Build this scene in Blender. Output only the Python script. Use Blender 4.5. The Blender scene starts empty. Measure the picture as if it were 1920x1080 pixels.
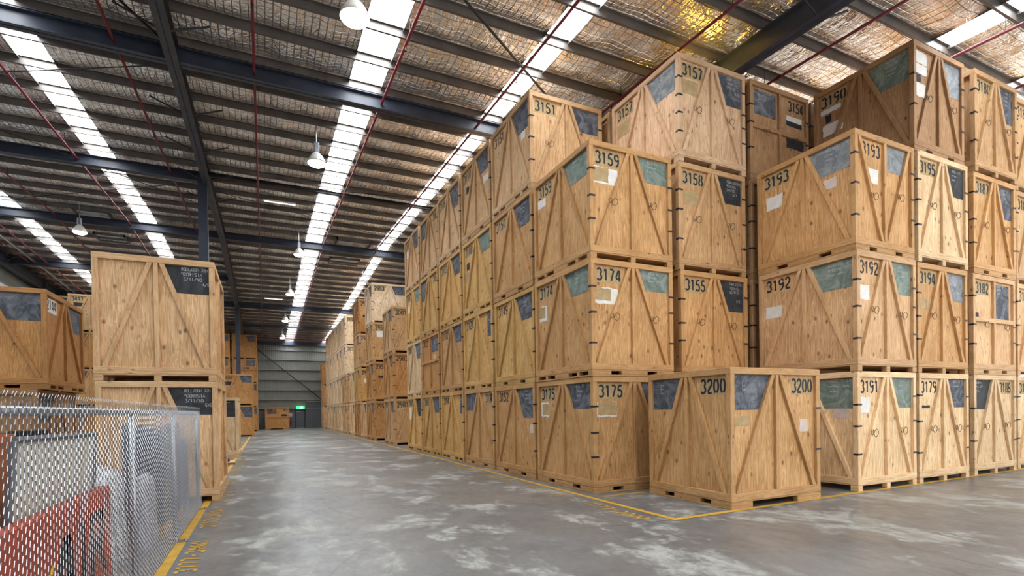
import bpy, bmesh, math, random
from mathutils import Vector, Matrix
C = bpy.context.scene.collection
sc = bpy.context.scene
R = math.radians
rnd = random.Random(7)

# ------------------------------------------------------------------ camera
cam_d = bpy.data.cameras.new('camera'); cam = bpy.data.objects.new('camera', cam_d); C.objects.link(cam)
yw, pt, rl = R(25.4144), R(-.5619), R(-.9125)
fw = Vector((math.sin(yw)*math.cos(pt), math.cos(yw)*math.cos(pt), math.sin(pt)))
rt = Vector((math.cos(yw), -math.sin(yw), 0)); up = rt.cross(fw)
r2 = rt*math.cos(rl)+up*math.sin(rl); u2 = up*math.cos(rl)-rt*math.sin(rl)
m = Matrix((r2, u2, -fw)).transposed().to_4x4(); m.translation = (0, 0, 1.6681)
cam.matrix_world = m
cam_d.sensor_fit = 'HORIZONTAL'; cam_d.sensor_width = 36
cam_d.lens = 974.55/1920*36
cam_d.shift_y = (777.72-540)/1920
cam_d.clip_start = .05; cam_d.clip_end = 300
sc.camera = cam

# ------------------------------------------------------------------ light
w = bpy.data.worlds.new('daylight'); sc.world = w; w.use_nodes = True
bg = w.node_tree.nodes['Background']; bg.inputs[0].default_value = (1, .985, .96, 1); bg.inputs[1].default_value = 1.75
SKYLIGHT = 12.0
sc.view_settings.view_transform = 'Standard'; sc.view_settings.look = 'None'
sc.view_settings.gamma = 1; sc.view_settings.exposure = 0.55
sc.view_settings.use_curve_mapping = False
sc.cycles.use_denoising = True
sc.cycles.max_bounces = 8; sc.cycles.diffuse_bounces = 5; sc.cycles.glossy_bounces = 4
sc.cycles.sample_clamp_indirect = 6

# ------------------------------------------------------------------ materials
class NT:
    def __init__(s, name):
        s.m = bpy.data.materials.new(name); s.m.use_nodes = True
        s.t = s.m.node_tree; s.b = s.t.nodes['Principled BSDF']
    def n(s, typ, ins=None, **kw):
        n = s.t.nodes.new('ShaderNode'+typ)
        for k, v in kw.items(): setattr(n, k, v)
        for k, v in (ins or {}).items(): s.set(n.inputs[k], v)
        return n
    def set(s, sock, v):
        if hasattr(v, 'is_output') or isinstance(v, bpy.types.NodeSocket): s.t.links.new(v, sock)
        else: sock.default_value = v
    def math(s, op, a, b=0, c=None):
        n = s.n('Math', {0: a, 1: b}, operation=op)
        if c is not None: s.set(n.inputs[2], c)
        return n.outputs[0]
    def mix(s, f, a, b, mode='MIX'):
        n = s.n('Mix', None, data_type='RGBA', blend_type=mode)
        s.set(n.inputs[0], f); s.set(n.inputs[6], a); s.set(n.inputs[7], b)
        return n.outputs[2]
    def noise(s, vec, scale, detail=3, rough=.55, dist=0):
        n = s.n('TexNoise', {'Scale': scale, 'Detail': detail, 'Roughness': rough, 'Distortion': dist})
        if vec is not None: s.set(n.inputs['Vector'], vec)
        return n.outputs[0]
    def rng(s, v, a, b, c, d):
        n = s.n('MapRange', {0: v, 1: a, 2: b, 3: c, 4: d}); return n.outputs[0]
    def bump(s, h, st, d=.02):
        n = s.n('Bump', {'Strength': st, 'Distance': d, 'Height': h}); s.set(s.b.inputs['Normal'], n.outputs[0])
def rgba(c): return (c[0], c[1], c[2], 1)
def plain(name, col, rough=.6, metal=0, spec=.5):
    k = NT(name); b = k.b.inputs
    b['Base Color'].default_value = rgba(col); b['Roughness'].default_value = rough; b['Metallic'].default_value = metal
    b['Specular IOR Level'].default_value = spec
    return k.m
def worn(name, col, rough=.5, metal=0, amt=.25, scale=3):
    k = NT(name); t = k.n('TexCoord').outputs['Object']
    f = k.noise(t, scale, 5, .65)
    c = k.mix(k.rng(f, .3, .7, 0, 1), rgba([x*(1-amt) for x in col]), rgba([min(1, x*(1+amt)) for x in col]))
    k.set(k.b.inputs['Base Color'], c); k.b.inputs['Roughness'].default_value = rough; k.b.inputs['Metallic'].default_value = metal
    return k.m
def glow(name, col, st):
    k = NT(name); b = k.b.inputs
    b['Base Color'].default_value = rgba(col); b['Emission Color'].default_value = rgba(col); b['Emission Strength'].default_value = st
    return k.m

def wood(name, horiz, knots, contrast):
    k = NT(name)
    o = k.n('TexCoord').outputs['Object']
    inf = k.n('ObjectInfo')
    s = k.n('SeparateXYZ', {0: o})
    u = k.math('ADD', s.outputs[0], s.outputs[1]); v = s.outputs[2]
    off = k.math('MULTIPLY', inf.outputs['Random'], 57.0)
    a, b = (v, u) if horiz else (u, v)
    vec = k.n('CombineXYZ', {0: k.math('MULTIPLY', a, 9.0), 1: k.math('MULTIPLY', b, .75), 2: off}).outputs[0]
    g1 = k.noise(vec, 1.0, 4, .6, 1.1)
    rings = k.math('SINE', k.math('MULTIPLY', g1, 46.0))
    vec2 = k.n('CombineXYZ', {0: k.math('MULTIPLY', a, 70.0), 1: k.math('MULTIPLY', b, 2.5), 2: off}).outputs[0]
    g2 = k.noise(vec2, 1.0, 2, .6)
    vec3 = k.n('CombineXYZ', {0: u, 1: v, 2: off}).outputs[0]
    blot = k.noise(vec3, 1.3, 3, .6)
    f = k.math('ADD', k.math('MULTIPLY', rings, .11*contrast), k.math('MULTIPLY', k.math('SUBTRACT', g2, .5), .6*contrast))
    f = k.math('ADD', f, k.math('MULTIPLY', k.math('SUBTRACT', blot, .5), .7))
    val = k.math('ADD', f, 1.0)
    col = k.mix(1.0, inf.outputs['Color'], k.n('CombineXYZ', {0: val, 1: k.math('POWER', val, 1.25), 2: k.math('POWER', val, 1.6)}).outputs[0], 'MULTIPLY')
    kv = k.n('CombineXYZ', {0: k.math('MULTIPLY', u, knots[0]), 1: k.math('MULTIPLY', v, knots[1]), 2: off}).outputs[0]
    vo = k.n('TexVoronoi', {'Vector': kv, 'Scale': 1.0}, voronoi_dimensions='3D')
    km = k.rng(vo.outputs['Distance'], .035, knots[2], 1, 0)
    keep = k.math('GREATER_THAN', k.n('SeparateColor', {0: vo.outputs['Color']}).outputs[0], knots[3])
    col = k.mix(k.math('MULTIPLY', k.math('MULTIPLY', km, keep), .85), col, (.075, .028, .01, 1))
    k.set(k.b.inputs['Base Color'], col)
    k.b.inputs['Roughness'].default_value = .62; k.b.inputs['Specular IOR Level'].default_value = .3
    k.bump(k.math('ADD', g2, k.math('MULTIPLY', rings, .1)), .12, .004)
    return k.m
M = {}
M['ply'] = wood('plywood', False, (4.8, 3.2, .2, .2), 1.4)
M['lum_v'] = wood('lumber_upright', False, (7, 3.2, .16, .55), .9)
M['lum_h'] = wood('lumber_level', True, (3.2, 7, .16, .55), .9)
def board_mat(name, base, chalk, amt):
    k = NT(name); o = k.n('TexCoord').outputs['Object']; inf = k.n('ObjectInfo')
    mp = k.n('Mapping', {0: o, 1: k.n('CombineXYZ', {0: k.math('MULTIPLY', inf.outputs['Random'], 31.0)}).outputs[0]}).outputs[0]
    f = k.noise(mp, 2.6, 5, .68, 1.8)
    col = k.mix(k.rng(f, .42, .8, 0, amt), rgba(base), rgba(chalk))
    k.set(k.b.inputs['Base Color'], col); k.b.inputs['Roughness'].default_value = .75
    return k.m
M['s'] = board_mat('slate_blackboard', (.045, .052, .07), (.32, .34, .38), .8)
M['k'] = board_mat('black_blackboard', (.016, .018, .022), (.1, .11, .12), .5)
M['g'] = board_mat('green_blackboard', (.115, .165, .14), (.38, .43, .39), .9)
M['c'] = board_mat('chalky_blackboard', (.15, .17, .19), (.48, .5, .52), .9)
M['chalk'] = plain('chalk', (.46, .48, .5), .9)
M['ink'] = plain('stencil_paint', (.012, .013, .018), .7)
M['white'] = worn('white_patch_paint', (.72, .71, .68), .8, 0, .1, 6)
M['tan'] = worn('tan_overspray', (.42, .30, .15), .8, 0, .2, 8)
M['black'] = worn('black_patch_paint', (.02, .021, .026), .8, 0, .3, 6)
M['paper'] = worn('paper', (.6, .5, .44), .8, 0, .15, 5)
M['clip'] = plain('clip_steel', (.014, .016, .026), .5, .3)
M['rope'] = plain('rope', (.08, .045, .018), .9)
M['steel_blue'] = worn('navy_steel', (.030, .038, .062), .42, 0, .3, 2)
M['steel_grey'] = worn('grey_steel', (.05, .052, .06), .5, .2, .3, 2)
M['galv'] = worn('galvanised_purlin', (.135, .122, .115), .45, .45, .3, 1.5)
M['pipe'] = plain('red_pipe_paint', (.14, .008, .016), .4)
M['wire'] = plain('galvanised_wire', (.34, .355, .38), .3, 1.0)
M['post'] = plain('galvanised_tube', (.36, .38, .41), .35, .9)
M['rod'] = plain('dark_rod', (.02, .021, .025), .5, .4)
M['silverpipe'] = plain('bright_conduit', (.75, .76, .78), .25, .9)
M['yellow'] = worn('floor_line_paint', (.52, .30, .03), .6, 0, .2, 6)
M['yellow_f'] = worn('faded_floor_paint', (.40, .27, .08), .6, 0, .3, 9)
M['sky'] = glow('skylight_sheet', (.94, .98, 1), SKYLIGHT)
M['lamp'] = glow('lamp_glass', (1, .95, .84), 9)
M['batten'] = glow('tube_light', (1, .98, .95), .9)
M['refl'] = plain('lamp_reflector', (.85, .83, .78), .3, .3)
M['concrete'] = worn('precast_concrete', (.55, .60, .66), .8, 0, .12, .6)
M['dado'] = worn('grey_concrete_dado', (.10, .115, .13), .8, 0, .15, .7)
M['clad'] = worn('wall_cladding', (.2, .212, .198), .55, .1, .1, .5)
M['doorgrey'] = worn('grey_door_paint', (.085, .095, .11), .5, 0, .15, 1)
M['girt'] = plain('girt_galvanised', (.26, .27, .29), .4, .6)

def floor_mat():
    k = NT('polished_concrete'); o = k.n('TexCoord').outputs['Object']
    big = k.noise(o, .22, 4, .6, .6)
    mp = k.n('Mapping', {0: o, 2: (0, 0, .5), 3: (1.1, .8, 1)}).outputs[0]
    sm = k.noise(mp, .62, 12, .74, .25)
    mp2 = k.n('Mapping', {0: o, 2: (0, 0, -.35), 3: (1, .6, 1)}).outputs[0]
    fine = k.noise(mp2, 4.5, 9, .78, .2)
    c = k.mix(k.rng(big, .35, .65, 0, 1), (.128, .132, .139, 1), (.205, .206, .206, 1))
    c = k.mix(k.rng(k.noise(o, .35, 3, .5, .4), .5, .68, 0, .45), c, (.19, .16, .135, 1))
    mask = k.math('MULTIPLY', k.rng(sm, .515, .575, 0, 1), k.rng(fine, .4, .56, .1, 1))
    c = k.mix(k.math('MULTIPLY', mask, .85), c, (.43, .44, .405, 1))
    c = k.mix(k.rng(fine, .45, .8, 0, .35), c, (.06, .06, .065, 1))
    c = k.mix(k.rng(k.noise(o, 1.1, 10, .78, .3), .48, .62, 0, .45), c, (.085, .082, .082, 1))
    # tyre scuffs: arcs worn into the slab
    s = k.n('SeparateXYZ', {0: o}); x, y = s.outputs[0], s.outputs[1]
    for cx, cy, rr, wd, st in ((5.2, 10.2, 4.25, .025, .55), (5.5, 10.4, 4.9, .03, .3), (1.6, 8.4, 1.25, .10, .22), (3.4, 4.6, 3.0, .03, .3), (9.5, 1.0, 3.8, .06, .3), (9.2, 2.6, 2.6, .04, .35)):
        d = k.math('SQRT', k.math('ADD', k.math('POWER', k.math('SUBTRACT', x, cx), 2), k.math('POWER', k.math('SUBTRACT', y, cy), 2)))
        e = k.math('ABSOLUTE', k.math('SUBTRACT', d, rr))
        ml = k.math('MULTIPLY', k.rng(e, wd*.5, wd, st, 0), k.rng(k.noise(o, .9, 3), .4, .6, .1, 1))
        c = k.mix(ml, c, (.04, .04, .042, 1))
    k.set(k.b.inputs['Base Color'], c)
    k.set(k.b.inputs['Roughness'], k.math('ADD', k.rng(fine, .3, .7, .26, .44), k.math('MULTIPLY', mask, .22)))
    k.b.inputs['Specular IOR Level'].default_value = .45
    k.bump(fine, .06, .01)
    return k.m
M['floor'] = floor_mat()

def foil_mat():
    k = NT('foil_insulation'); o = k.n('TexCoord').outputs['Object']
    s = k.n('SeparateXYZ', {0: o}); x, y = s.outputs[0], s.outputs[1]
    mpw = k.n('Mapping', {0: o, 3: (1.0, .45, 1)}).outputs[0]
    cr = k.noise(mpw, 2.4, 4, .62, 1.8)
    cr2 = k.noise(o, 8, 2, .6, .8)
    def line(v, p):
        t = k.math('FRACT', k.math('DIVIDE', v, p)); return k.math('ABSOLUTE', k.math('SUBTRACT', t, .5))
    lx = k.rng(line(x, .155), .42, .5, 0, 1); ly = k.rng(line(y, .155), .44, .5, 0, 1)
    grid = k.math('MAXIMUM', lx, ly)
    h = k.math('ADD', k.math('MULTIPLY', cr, 1.1), k.math('MULTIPLY', cr2, .22))
    h = k.math('SUBTRACT', h, k.math('MULTIPLY', grid, .35))
    c = k.mix(k.rng(k.noise(o, .5, 3), .35, .65, 0, 1), (.84, .79, .72, 1), (.98, .94, .88, 1))
    c = k.mix(k.math('MULTIPLY', grid, .5), c, (.10, .09, .08, 1))
    k.set(k.b.inputs['Base Color'], c)
    k.b.inputs['Metallic'].default_value = .9; k.b.inputs['Roughness'].default_value = .24
    k.bump(h, .8, .13)
    return k.m
M['foil'] = foil_mat()

# ------------------------------------------------------------------ mesh helpers
class MB:
    def __init__(s): s.v = []; s.f = []; s.mi = []
    def face(s, pts, mi=0):
        b = len(s.v); s.v += [tuple(p) for p in pts]; s.f.append(tuple(range(b, b+len(pts)))); s.mi.append(mi)
    def box(s, x0, y0, z0, x1, y1, z1, mi=0):
        if x0 > x1: x0, x1 = x1, x0
        if y0 > y1: y0, y1 = y1, y0
        b = len(s.v)
        s.v += [(x0, y0, z0), (x1, y0, z0), (x1, y1, z0), (x0, y1, z0), (x0, y0, z1), (x1, y0, z1), (x1, y1, z1), (x0, y1, z1)]
        for q in ((0, 3, 2, 1), (4, 5, 6, 7), (0, 1, 5, 4), (1, 2, 6, 5), (2, 3, 7, 6), (3, 0, 4, 7)):
            s.f.append(tuple(b+i for i in q)); s.mi.append(mi)
        return s
    def prism(s, poly, y0, y1, mi=0):            # poly in x,z extruded along y; poly counter-clockwise seen from -y
        n = len(poly); b = len(s.v)
        s.v += [(p[0], y0, p[1]) for p in poly]+[(p[0], y1, p[1]) for p in poly]
        s.f.append(tuple(b+i for i in range(n))); s.mi.append(mi)
        s.f.append(tuple(b+n+i for i in reversed(range(n)))); s.mi.append(mi)
        for i in range(n):
            j = (i+1) % n; s.f.append((b+i, b+n+i, b+n+j, b+j)); s.mi.append(mi)
        return s
    def tube(s, pts, r, n=8, mi=0, cap=True):
        pts = [Vector(p) for p in pts]; b = len(s.v); L = len(pts)
        for i, p in enumerate(pts):
            d = (pts[min(i+1, L-1)]-pts[max(i-1, 0)])
            if d.length < 1e-9: d = Vector((0, 0, 1))
            d.normalize()
            a = d.cross(Vector((0, 0, 1)))
            if a.length < .05: a = d.cross(Vector((1, 0, 0)))
            a.normalize(); c = d.cross(a)
            for k in range(n):
                t = 2*math.pi*k/n; q = p+a*(math.cos(t)*r)+c*(math.sin(t)*r); s.v.append((q.x, q.y, q.z))
        for i in range(L-1):
            for k in range(n):
                j = (k+1) % n; s.f.append((b+i*n+k, b+i*n+j, b+(i+1)*n+j, b+(i+1)*n+k)); s.mi.append(mi)
        if cap:
            s.f.append(tuple(b+k for k in reversed(range(n)))); s.mi.append(mi)
            s.f.append(tuple(b+(L-1)*n+k for k in range(n))); s.mi.append(mi)
        return s
    def lathe(s, prof, n=20, mi=0, cx=0, cy=0):
        b = len(s.v)
        for r, z in prof:
            for k in range(n):
                t = 2*math.pi*k/n; s.v.append((cx+r*math.cos(t), cy+r*math.sin(t), z))
        for i in range(len(prof)-1):
            for k in range(n):
                j = (k+1) % n; s.f.append((b+i*n+k, b+i*n+j, b+(i+1)*n+j, b+(i+1)*n+k)); s.mi.append(mi)
        return s
    def mesh(s, name, mats, bevel=0, smooth=False):
        me = bpy.data.meshes.new(name); me.from_pydata(s.v, [], s.f)
        for q in (mats if isinstance(mats, (list, tuple)) else [mats]): me.materials.append(M[q] if isinstance(q, str) else q)
        me.polygons.foreach_set('material_index', s.mi)
        if bevel:
            bm = bmesh.new(); bm.from_mesh(me)
            bmesh.ops.bevel(bm, geom=bm.edges[:], offset=bevel, segments=1, affect='EDGES', clamp_overlap=True)
            bm.to_mesh(me); bm.free()
        if smooth: me.polygons.foreach_set('use_smooth', [True]*len(me.polygons))
        me.update(); return me

def obj(name, me, parent=None, loc=(0, 0, 0), rz=0, col=None):
    o = bpy.data.objects.new(name, me); C.objects.link(o)
    o.location = loc; o.rotation_euler = (0, 0, rz)
    if parent: o.parent = parent
    if col: o.color = (col[0], col[1], col[2], 1)
    return o
def thing(name, label, cat, loc=(0, 0, 0), rz=0, group=None):
    o = bpy.data.objects.new(name, None); C.objects.link(o); o.empty_display_size = .2
    o.location = loc; o.rotation_euler = (0, 0, rz); o['label'] = label; o['category'] = cat
    if group: o['group'] = group
    return o
def tag(o, label, cat, group=None):
    o['label'] = label; o['category'] = cat
    if group: o['group'] = group
    return o
def struct(name, me, label=None, parent=None):
    o = obj(name, me, parent)
    if not parent: o['kind'] = 'structure'
    if label: o['label'] = label; o['category'] = name.split('_')[0] if name.split('_')[0] in ('wall', 'floor', 'ceiling', 'window', 'door') else name.replace('_', ' ')
    return o

# ------------------------------------------------------------------ lettering
def arc(cx, cy, rx, ry, a0, a1, n=9):
    return [(cx+rx*math.cos(R(a0+(a1-a0)*i/n)), cy+ry*math.sin(R(a0+(a1-a0)*i/n))) for i in range(n+1)]
STENCIL = {   # strokes of stencil figures in a 0.5 x 1 box, with the bridges of a cut stencil
 '0': [arc(.25, .5, .19, .44, 105, 255, 12), arc(.25, .5, .19, .44, 75, -75, 12)],
 '1': [[(.10, .78), (.22, .90)], [(.27, .94), (.27, .06)]],
 '2': [arc(.25, .70, .19, .24, 165, -25, 10)+[(.07, .14)], [(.06, .06), (.44, .06)]],
 '3': [arc(.23, .72, .19, .22, 150, 10, 8)+arc(.23, .72, .19, .22, -5, -70, 4), arc(.23, .28, .21, .22, 65, 0, 5)+arc(.23, .28, .21, .22, -10, -150, 8)],
 '4': [[(.28, .92), (.05, .34)], [(.05, .28), (.30, .28)], [(.37, .94), (.37, .06)], [(.42, .28), (.48, .28)]],
 '5': [[(.42, .93), (.12, .93)], [(.10, .88), (.09, .54)], arc(.22, .32, .21, .26, 130, 10, 8)+arc(.22, .32, .21, .26, -5, -150, 8)],
 '6': [arc(.30, .5, .22, .44, 80, 200, 10), arc(.26, .29, .18, .23, 190, 270, 5), arc(.26, .29, .18, .23, 285, 500, 12)],
 '7': [[(.06, .93), (.38, .93)], [(.42, .90), (.18, .06)]],
 '8': [arc(.25, .73, .16, .21, 105, 255, 8), arc(.25, .73, .16, .21, 75, -75, 8), arc(.25, .28, .19, .22, 105, 255, 8), arc(.25, .28, .19, .22, 75, -75, 8)],
 '9': [arc(.20, .5, .22, .44, -100, 20, 10), arc(.24, .71, .18, .23, 10, 90, 5), arc(.24, .71, .18, .23, 105, 320, 12)],
 '-': [[(.12, .5), (.38, .5)]],
}
HAND = {      # single-stroke hand lettering in a 4 x 6 grid
 'A': '00 26 40|12 32', 'B': '00 06 26 35 23 03|23 42 31 20 00', 'C': '45 36 16 05 01 10 30 41', 'D': '00 06 26 44 42 20 00', 'E': '40 00 06 46|03 33',
 'F': '00 06 46|03 33', 'G': '45 36 16 05 01 10 30 41 43 23', 'H': '00 06|40 46|03 43', 'I': '20 26', 'J': '01 10 30 36', 'K': '00 06|46 03 40', 'L': '06 00 40',
 'M': '00 06 23 46 40', 'N': '00 06 40 46', 'O': '10 01 05 16 36 45 41 30 10', 'P': '00 06 36 44 23 03', 'Q': '10 01 05 16 36 45 41 30 10|22 40', 'R': '00 06 36 44 23 03|23 40',
 'S': '45 26 05 13 33 41 20 01', 'T': '06 46|26 20', 'U': '06 01 10 30 41 46', 'V': '06 20 46', 'W': '06 10 24 30 46', 'X': '00 46|06 40', 'Y': '06 23 46|23 20', 'Z': '06 46 00 40',
 '0': '10 01 05 16 36 45 41 30 10', '1': '15 26 20', '2': '05 26 44 00 40', '3': '06 46 23 42 30 10 01', '4': '36 02 42|30 36', '5': '46 06 03 33 41 20 01', '6': '46 03 01 20 41 33 02',
 '7': '06 46 10', '8': '13 04 26 44 13 31 20 11 33 44', '9': '42 44 26 04 13 43 40', '/': '00 46', '.': '10 11', '~': None, ' ': ''}
def ribbon(b, pts, wd, y, closed=False):
    n = len(pts)
    L = []; Rr = []
    for i in range(n):
        p = pts[i]; a = pts[max(i-1, 0)]; c = pts[min(i+1, n-1)]
        dx, dz = c[0]-a[0], c[1]-a[1]; l = math.hypot(dx, dz) or 1
        nx, nz = -dz/l*wd/2, dx/l*wd/2
        L.append((p[0]+nx, y, p[1]+nz)); Rr.append((p[0]-nx, y, p[1]-nz))
    for i in range(n-1): b.face([L[i], Rr[i], Rr[i+1], L[i+1]])
_num = {}
def number_mesh(s, h=.255, adv=.15, wd=.040):
    k = (s, h, adv, wd)
    if k not in _num:
        b = MB()
        for i, ch in enumerate(s):
            for st in STENCIL.get(ch, []):
                ribbon(b, [(i*adv+p[0]*adv*1.72, p[1]*h) for p in st], wd, 0)
        _num[k] = b.mesh('stencil_lettering', 'ink')
    return _num[k]
def chalk_mesh(lines, w, h, seed, size=.065, wd=.0075):
    g = random.Random(seed); b = MB(); z = h-size*1.5
    for ln in lines:
        x = w*.12+g.uniform(0, .05); sl = g.uniform(-.03, .02)
        s = size if len(ln.strip()) != 1 else size*2.4
        if len(ln.strip()) == 1: ln = ln.strip(); x = w*.38; z -= size*1.2
        adv = min(s*.72, (w*.82)/max(len(ln), 1))
        for ch in ln:
            if ch == '~':                         # unreadable scrawl
                ribbon(b, [(x+adv*t/4, z+s*(.35+.3*math.sin(t*2.2+g.random()*2))) for t in range(5)], wd, 0)
            else:
                for st in (HAND.get(ch) or '').split('|'):
                    P = [(x+int(c[0])/4*adv*.78+g.uniform(-.003, .003), z+int(c[1])/6*s+g.uniform(-.003, .003)+sl*(x)) for c in st.split()]
                    if len(P) > 1: ribbon(b, P, wd, 0)
            x += adv
        z -= s*1.55
        if z < .01: break
    return b.mesh('chalk_lettering', 'chalk') if b.f else None

# ------------------------------------------------------------------ the setting
XL, XR, Y0, Y1, YR_, ZR_ = -12.8, 32.0, -5.0, 62.0, 28.9, 11.0
def rz_(y): return ZR_-.044*abs(y-YR_)
struct('floor', MB().box(XL-.3, Y0, -.25, XR, Y1+.3, 0).mesh('floor', 'floor'))
STR = [(-10.17, -9.48), (-5.21, -4.50), (2.13, 2.94), (5.86, 6.48), (13.89, 14.55), (17.60, 18.25)]
SP = 1.235
ys = []; y = 11.57-SP*13
while y < Y1: ys.append(y); y += SP
ys = [q for q in ys if q > Y0+.1]
# foil ceiling between the skylights: sags from purlin to purlin, crumpled across
edges = [XL]+[e for s_ in STR for e in s_]+[XR]
b = MB(); g = random.Random(3)
ph = [(g.uniform(2.5, 9), g.uniform(0, 6), g.uniform(.004, .011)) for _ in range(7)]
yl = []
kn = [Y0]+ys+[Y1]
for a, c in zip(kn[:-1], kn[1:]):
    for t in range(7): yl.append((a+(c-a)*t/7, math.sin(math.pi*t/7)))
yl.append((Y1, 0))
for pi_ in range(0, len(edges), 2):
    x0, x1 = edges[pi_], edges[pi_+1]; n = max(2, int((x1-x0)/.16)); base = len(b.v)
    for yy, sg in yl:
        for i in range(n+1):
            xx = x0+(x1-x0)*i/n
            wv = sum(A*math.sin(F*xx+P+.35*math.sin(yy*1.7+P)) for F, P, A in ph)
            b.v.append((xx, yy, rz_(yy)-sg*(.105+wv*1.7+g.uniform(-.016, .016))-.005))
    for j in range(len(yl)-1):
        for i in range(n):
            q = base+j*(n+1)+i; b.f.append((q, q+1, q+n+2, q+n+1)); b.mi.append(0)
struct('ceiling', b.mesh('ceiling', 'foil', smooth=True))
b = MB()
for a, c in ((Y0, YR_), (YR_, Y1)):
    b.face([(XL-.3, a, rz_(a)+.12), (XR, a, rz_(a)+.12), (XR, c, rz_(c)+.12), (XL-.3, c, rz_(c)+.12)])
struct('roof', b.mesh('roof', 'steel_grey'))
for i, (x0, x1) in enumerate(STR):
    b = MB()
    for a, c in ((Y0, YR_), (YR_, Y1-.3)):
        b.face([(x0, a, rz_(a)+.02), (x0, c, rz_(c)+.02), (x1, c, rz_(c)+.02), (x1, a, rz_(a)+.02)])
        b.face([(x0, a, rz_(a)-.1), (x0, c, rz_(c)-.1), (x0, c, rz_(c)+.05), (x0, a, rz_(a)+.05)], 1)
        b.face([(x1, a, rz_(a)-.1), (x1, c, rz_(c)-.1), (x1, c, rz_(c)+.05), (x1, a, rz_(a)+.05)], 1)
    o = struct('window_%d' % (i+1), b.mesh('window', ['sky', 'galv']))
    b = MB(); xm = x0+(x1-x0)*.62
    for a, c in ((Y0, YR_), (YR_, Y1-.3)): b.tube([(xm, a, rz_(a)-.02), (xm, c, rz_(c)-.02)], .008, 6)
    obj('safety_wire', b.mesh('safety_wire', 'post'), o)
# purlins
for yy in ys:
    z = rz_(yy)-.03; b = MB()
    b.box(XL, yy-.003, z-.18, XR, yy+.003, z); b.box(XL, yy-.06, z-.005, XR, yy, z); b.box(XL, yy-.002, z-.18, XR, yy+.05, z-.175); b.box(XL, yy+.045, z-.18, XR, yy+.05, z-.165)
    struct('purlin', b.mesh('purlin', 'galv'))
# rafters with fly braces
def rafter(x, dep, fl, mat, braces):
    b = MB(); tw = .012
    for a, c in ((Y0, YR_), (YR_, Y1-.2)):
        za, zc = rz_(a)-.235, rz_(c)-.235
        for (xa, xb, t0, t1) in ((x-fl/2, x+fl/2, 0, .02), (x-fl/2, x+fl/2, dep-.02, dep), (x-tw, x+tw, 0, dep)):
            v = [(xa, a, za-t1), (xb, a, za-t1), (xb, a, za-t0), (xa, a, za-t0), (xa, c, zc-t1), (xb, c, zc-t1), (xb, c, zc-t0), (xa, c, zc-t0)]
            k = len(b.v); b.v += v
            for q in ((0, 1, 2, 3), (7, 6, 5, 4), (0, 4, 5, 1), (1, 5, 6, 2), (2, 6, 7, 3), (3, 7, 4, 0)): b.f.append(tuple(k+i for i in q)); b.mi.append(0)
    o = struct('rafter', b.mesh('rafter', mat))
    for yy in braces:
        for s in (-1, 1):
            z = rz_(yy)-.235
            obj('fly_brace', MB().tube([(x+s*fl*.45, yy+.02, z-dep+.02), (x+s*.85, yy+.02, z-.1)], .022, 6).mesh('fly_brace', 'rod'), o)
    return o
near = lambda lst: [min(ys, key=lambda q: abs(q-t)) for t in lst]
rafter(-1.75, .42, .26, 'steel_grey', near([9.2, 12.6, 16.3, 18.8, 21.2, 24, 31, 33.5, 38, 40.5, 43, 46, 50]))
rafter(10.02, .5, .28, 'steel_blue', near([7.0, 9.5, 14, 18]))
rafter(-12.45, .6, .26, 'steel_blue', near([36, 42, 48, 52]))
# columns
for (x, yy) in ((-1.9, 21.95), (-1.75, 44.5), (-12.45, 42.3), (-12.45, 22)):
    b = MB(); z = rz_(yy)-.25
    b.box(x-.15, yy-.15, 0, x+.15, yy-.13, z); b.box(x-.15, yy+.13, 0, x+.15, yy+.15, z); b.box(x-.15, yy-.14, 0, x-.13, yy+.14, z); b.box(x+.13, yy-.14, 0, x+.15, yy+.14, z)
    b.box(x-.25, yy-.25, 0, x+.25, yy+.25, .02)
    struct('column', b.mesh('column', 'steel_blue'))
# tie beams across the hall
def tie(yy, x0, x1, hgt, wd, mat='steel_blue', drop=.24):
    z = rz_(yy)-drop; b = MB()
    b.box(x0, yy-wd/2, z-hgt, x1, yy+wd/2, z-hgt+.02); b.box(x0, yy-wd/2, z-.02, x1, yy+wd/2, z); b.box(x0, yy-.012, z-hgt, x1, yy+.012, z)
    return struct('tie_beam', b.mesh('tie_beam', mat))
tie(14.15, XL+.3, XR, .36, .24); tie(21.95, XL+.3, -2.05, .34, .24); tie(21.75, -1.75, XR, .12, .1, 'rod')
tie(29.6, XL+.3, XR, .34, .24); tie(37.4, XL+.3, -1.75, .3, .2); tie(44.5, XL+.3, XR, .34, .24); tie(52.3, XL+.3, XR, .24, .16)
# brace rods in the roof plane
for (a, c, r_) in (((3.3, 9.35), (6.9, 11.95), .03), ((-3.9, 9.8), (-1.9, 13.6), .03), ((-6.5, 17.2), (-1.9, 14.6), .014), ((-8.4, 19.0), (-2.0, 25.4), .014), ((-1.6, 21.9), (6.2, 20.4), .016), ((-9.5, 28), (-2, 22.4), .014), ((-1.5, 23.2), (8, 27.5), .012), ((-1.6, 44.4), (9, 52), .03)):
    struct('brace_rod', MB().tube([(a[0], a[1], rz_(a[1])-.42), (c[0], c[1], rz_(c[1])-.42)], r_, 6).mesh('brace_rod', 'rod'))
# left wall
b = MB(); b.box(XL-.2, Y0, 0, XL, Y1, 9.0)
for i in range(9):
    ya = Y0+7.5*i; b.box(XL-.01, ya, 0, XL+.006, ya+.03, 9.0, 1)
b.box(XL-.2, Y0, 9.0, XL-.05, Y1, 11.2, 2)
struct('wall_left', b.mesh('wall_left', ['concrete', 'dado', 'clad']))
# near wall, behind the viewer, added to block daylight left of the open loading doors
struct('wall_near', MB().box(XL-.2, Y0-.2, 0, 4.5, Y0, 9.4).mesh('wall_near', 'concrete'))
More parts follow.
